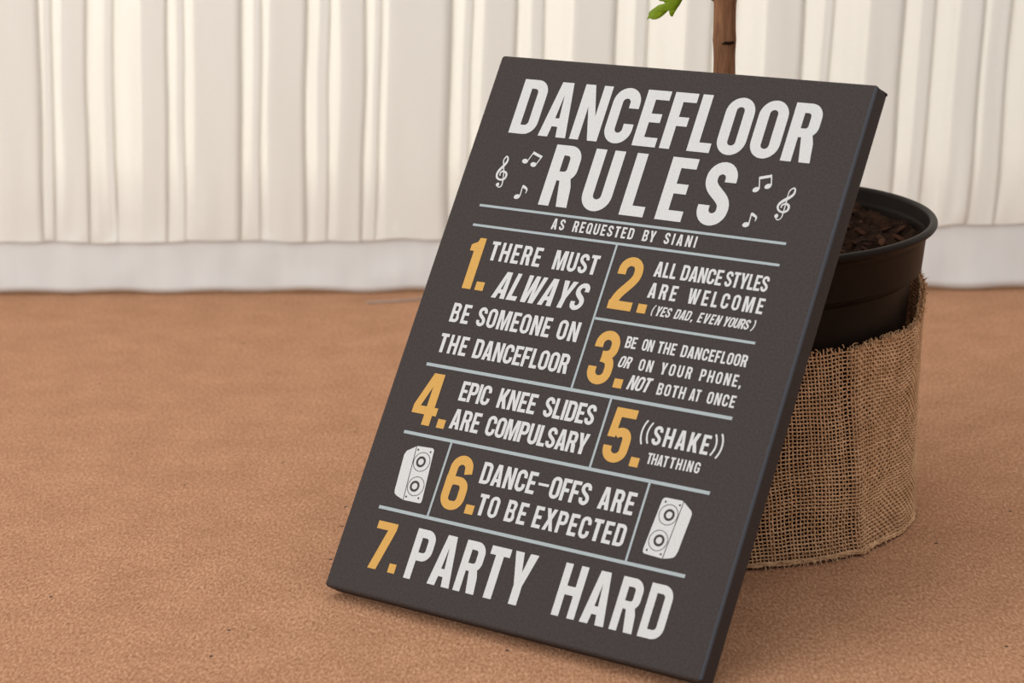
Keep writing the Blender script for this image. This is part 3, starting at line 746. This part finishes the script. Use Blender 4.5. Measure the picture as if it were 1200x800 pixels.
# thick doubled selvedge at the foot and loose fibres at both cut edges
for q in range(3):
    P = []
    for th in TH[::1]:
        a = SEAM + th; z = bur_bot(a) + 0.0006 + 0.0010 * q + 0.0012 * noise.noise(Vector((th * 26, q, 1)))
        r = bur_r(th, z) + 0.0010 + 0.0008 * noise.noise(Vector((th * 30, q, 7)))
        P.append((r * math.cos(a), r * math.sin(a), max(z, 0.001)))
    tube_np(P, 0.0007)
for k in range(760):
    th0 = rb.uniform(0, TURN); a = SEAM + th0
    top = k % 3
    if top:
        z = bur_top(a) - rb.uniform(0, .004); dz = rb.uniform(.0005, .0036); dr = rb.uniform(-.0005, .003)
    else:
        z = bur_bot(a) + rb.uniform(.0004, .004); dz = -z * .8; dr = rb.uniform(.0005, .0050)
    r = bur_r(th0, z) + (0.0006 if top else .0014)
    da = rb.uniform(-.035, .035)
    P = []
    for i in range(5):
        s = i / 4
        P.append(((r + dr * s * s) * math.cos(a + da * s), (r + dr * s * s) * math.sin(a + da * s), max(0.0008, z + dz * s + (0.001 * math.sin(s * 3)))))
    tube_np(P, np.linspace(.00055, .00022, 5), 3)
bur = from_np('burlap_wrap', np.concatenate(allV), np.concatenate(allF), M_BURLAP, tree, True)
bur['label'] = 'loosely woven brown burlap with frayed edges'

# trunk with a leaf
def tube_obj(name, pts, mat, parent, sides=20, bumpy=0.0):
    V = []; Fq = []
    P = [Vector(p[:3]) for p in pts]; n = len(P)
    ref = Vector((0, -1, 0.01)).normalized()
    for i in range(n):
        t = (P[min(n-1, i+1)] - P[max(0, i-1)]).normalized()
        a = t.cross(ref)
        if a.length < 1e-3: a = t.cross(Vector((1, 0, 0)))
        a.normalize(); b = t.cross(a).normalized()
        for s in range(sides):
            an = 2 * PI * s / sides
            r = pts[i][3] * (1 + bumpy * noise.noise(Vector((math.cos(an) * 2.2, math.sin(an) * 2.2, P[i].z * 30))))
            q = P[i] + r * (math.cos(an) * a + math.sin(an) * b); V.append(q[:])
    for i in range(n - 1):
        for s in range(sides):
            k = (s + 1) % sides
            Fq.append((i*sides + s, i*sides + k, (i+1)*sides + k, (i+1)*sides + s))
    me_v = V + [P[0][:], P[-1][:]]
    for s in range(sides):
        k = (s + 1) % sides
        Fq.append((len(V), k, s, s)); Fq.append((len(V) + 1, (n-1)*sides + s, (n-1)*sides + k, (n-1)*sides + k))
    bm = bmesh.new(); vs = [bm.verts.new(v) for v in me_v]
    for f in Fq:
        q = []
        for x in f:
            if vs[x] not in q: q.append(vs[x])
        try: bm.faces.new(q)
        except ValueError: pass
    bmesh.ops.recalc_face_normals(bm, faces=bm.faces)
    return from_bm(name, bm, mat, parent, True)
tp = []
for i in range(60):
    z = 0.19 + 0.37 * i / 59
    rad = 0.0079 + 0.0012 * math.exp(-(z - 0.2) / 0.02) + 0.0007 * math.exp(-((z - 0.352) / 0.006) ** 2) + 0.0010 * math.exp(-((z - 0.386) / 0.005) ** 2)
    rad *= 1 - 0.5 * max(0, (z - 0.42) / 0.14)
    tp.append((0.0006 + 0.0012 * math.sin(z * 14), 0.0010 * math.cos(z * 11), z, rad))
trunk = tube_obj('trunk', tp, M_BARK, tree, 28, 0.10)
bm = bmesh.new()                                       # dark leaf scar across the stem
for k in range(9):
    sx = rc.uniform(-.0035, .0050)
    mt = Matrix.Translation((sx, -math.sqrt(0.0091 ** 2 - sx * sx), 0.3512 + rc.uniform(-.0010, .0010))) @ Matrix.Diagonal((rc.uniform(.0010, .0022), .0011, rc.uniform(.0006, .0011), 1))
    bmesh.ops.create_icosphere(bm, subdivisions=1, radius=1, matrix=mt)
from_bm('leaf_scar', bm, M_SOIL, trunk)
# fig leaf: outline in its own plane (mm, petiole joint at the origin, middle lobe along -x)
px = [(801, -2), (797, 5), (793.5, 9.5), (790.5, 14), (788.3, 18.2), (786.5, 18.8), (784.6, 16.5), (783.6, 12), (780, 15), (775, 18.8), (770, 21.2), (765, 21.8), (761, 20.6), (758, 22.4), (760, 17.5),
      (761.2, 13), (767.5, 8.2), (772.5, 5.2), (778.5, 3.4), (777.5, 1.4), (772.5, .4), (774, -3), (781, -9), (788, -16), (795, -21), (802, -20), (806, -13), (805, -6)]
out = [((p[0] - 801) * .612, -(p[1] + 2) * .612) for p in px]
def leaf(name, parent, origin, ang, tilt, scale, joint):
    sm = smooth_path([(p[0], p[1]) for p in out + [out[0]]], 4)[:-1]
    bm = bmesh.new()
    loop = [Vector((p[0], p[1], 0)) for p in sm]
    vs = [bm.verts.new(v) for v in loop]
    for tri in tessellate_polygon([loop]):
        try: bm.faces.new([vs[k] for k in tri])
        except ValueError: pass
    bmesh.ops.subdivide_edges(bm, edges=[e for e in bm.edges if e.calc_length() > 4], cuts=2, use_grid_fill=True)
    for v in bm.verts:
        x, y = v.co.x, v.co.y
        v.co.z = 0.10 * abs(y + .5 * x) - 0.004 * x * x + 0.5 * math.sin(x * .4 + y * .25)
    mt = Matrix.Translation(origin) @ Matrix.Rotation(ang, 4, 'Y') @ Matrix.Rotation(math.radians(90) + tilt, 4, 'X') @ Matrix.Scale(scale / 1000, 4)
    bm.transform(mt)
    bmesh.ops.recalc_face_normals(bm, faces=bm.faces)
    r = bmesh.ops.solidify(bm, geom=bm.faces[:], thickness=0.00025)
    o = from_bm(name, bm, M_LEAF, parent, True)
    jm = [(1 - t) * Vector(origin) + t * Vector(joint) + Vector((0, 0, 0.0035 * math.sin(PI * t))) for t in [k / 10 for k in range(11)]]
    tube_obj('leaf_stalk', [(*p, .00085 + .0004 * k / 10) for k, p in enumerate(jm)], M_STEM, o, 10)
    return o
leaf('leaf', trunk, (-0.0299, 0.0, 0.3828), 0.0, 0.0, 1.0, (-0.0078, 0, 0.3810))
for (o3, an, ti, sc, j3) in (((0.030, 0.004, 0.455), 200, .3, 1.3, (0.006, 0, 0.44)), ((-0.030, 0.01, 0.50), -10, .2, 1.4, (-0.005, 0, 0.485)),
                             ((0.022, -0.006, 0.56), 150, -.2, 1.2, (0.003, 0, 0.545)), ((-0.012, 0.0, 0.585), 60, .4, 1.1, (0.0, 0, 0.556))):
    leaf('leaf', trunk, o3, math.radians(an), ti, sc, j3)

# ------------------------------------------------------------------ cord on the carpet
cp = [(-0.150, 2.2925), (-0.1278, 2.2955), (-0.112, 2.2985), (-0.0952, 2.3035), (-0.06, 2.309), (-0.02, 2.310), (0.03, 2.306)]
sm = smooth_path(cp, 6)
cord = tube_obj('cord', [(p[0], p[1], 0.0011, 0.0012) for p in sm], M_CORD, None, 12)
cord['label'] = 'thin grey cord lying on the carpet at the foot of the curtain'; cord['category'] = 'cord'
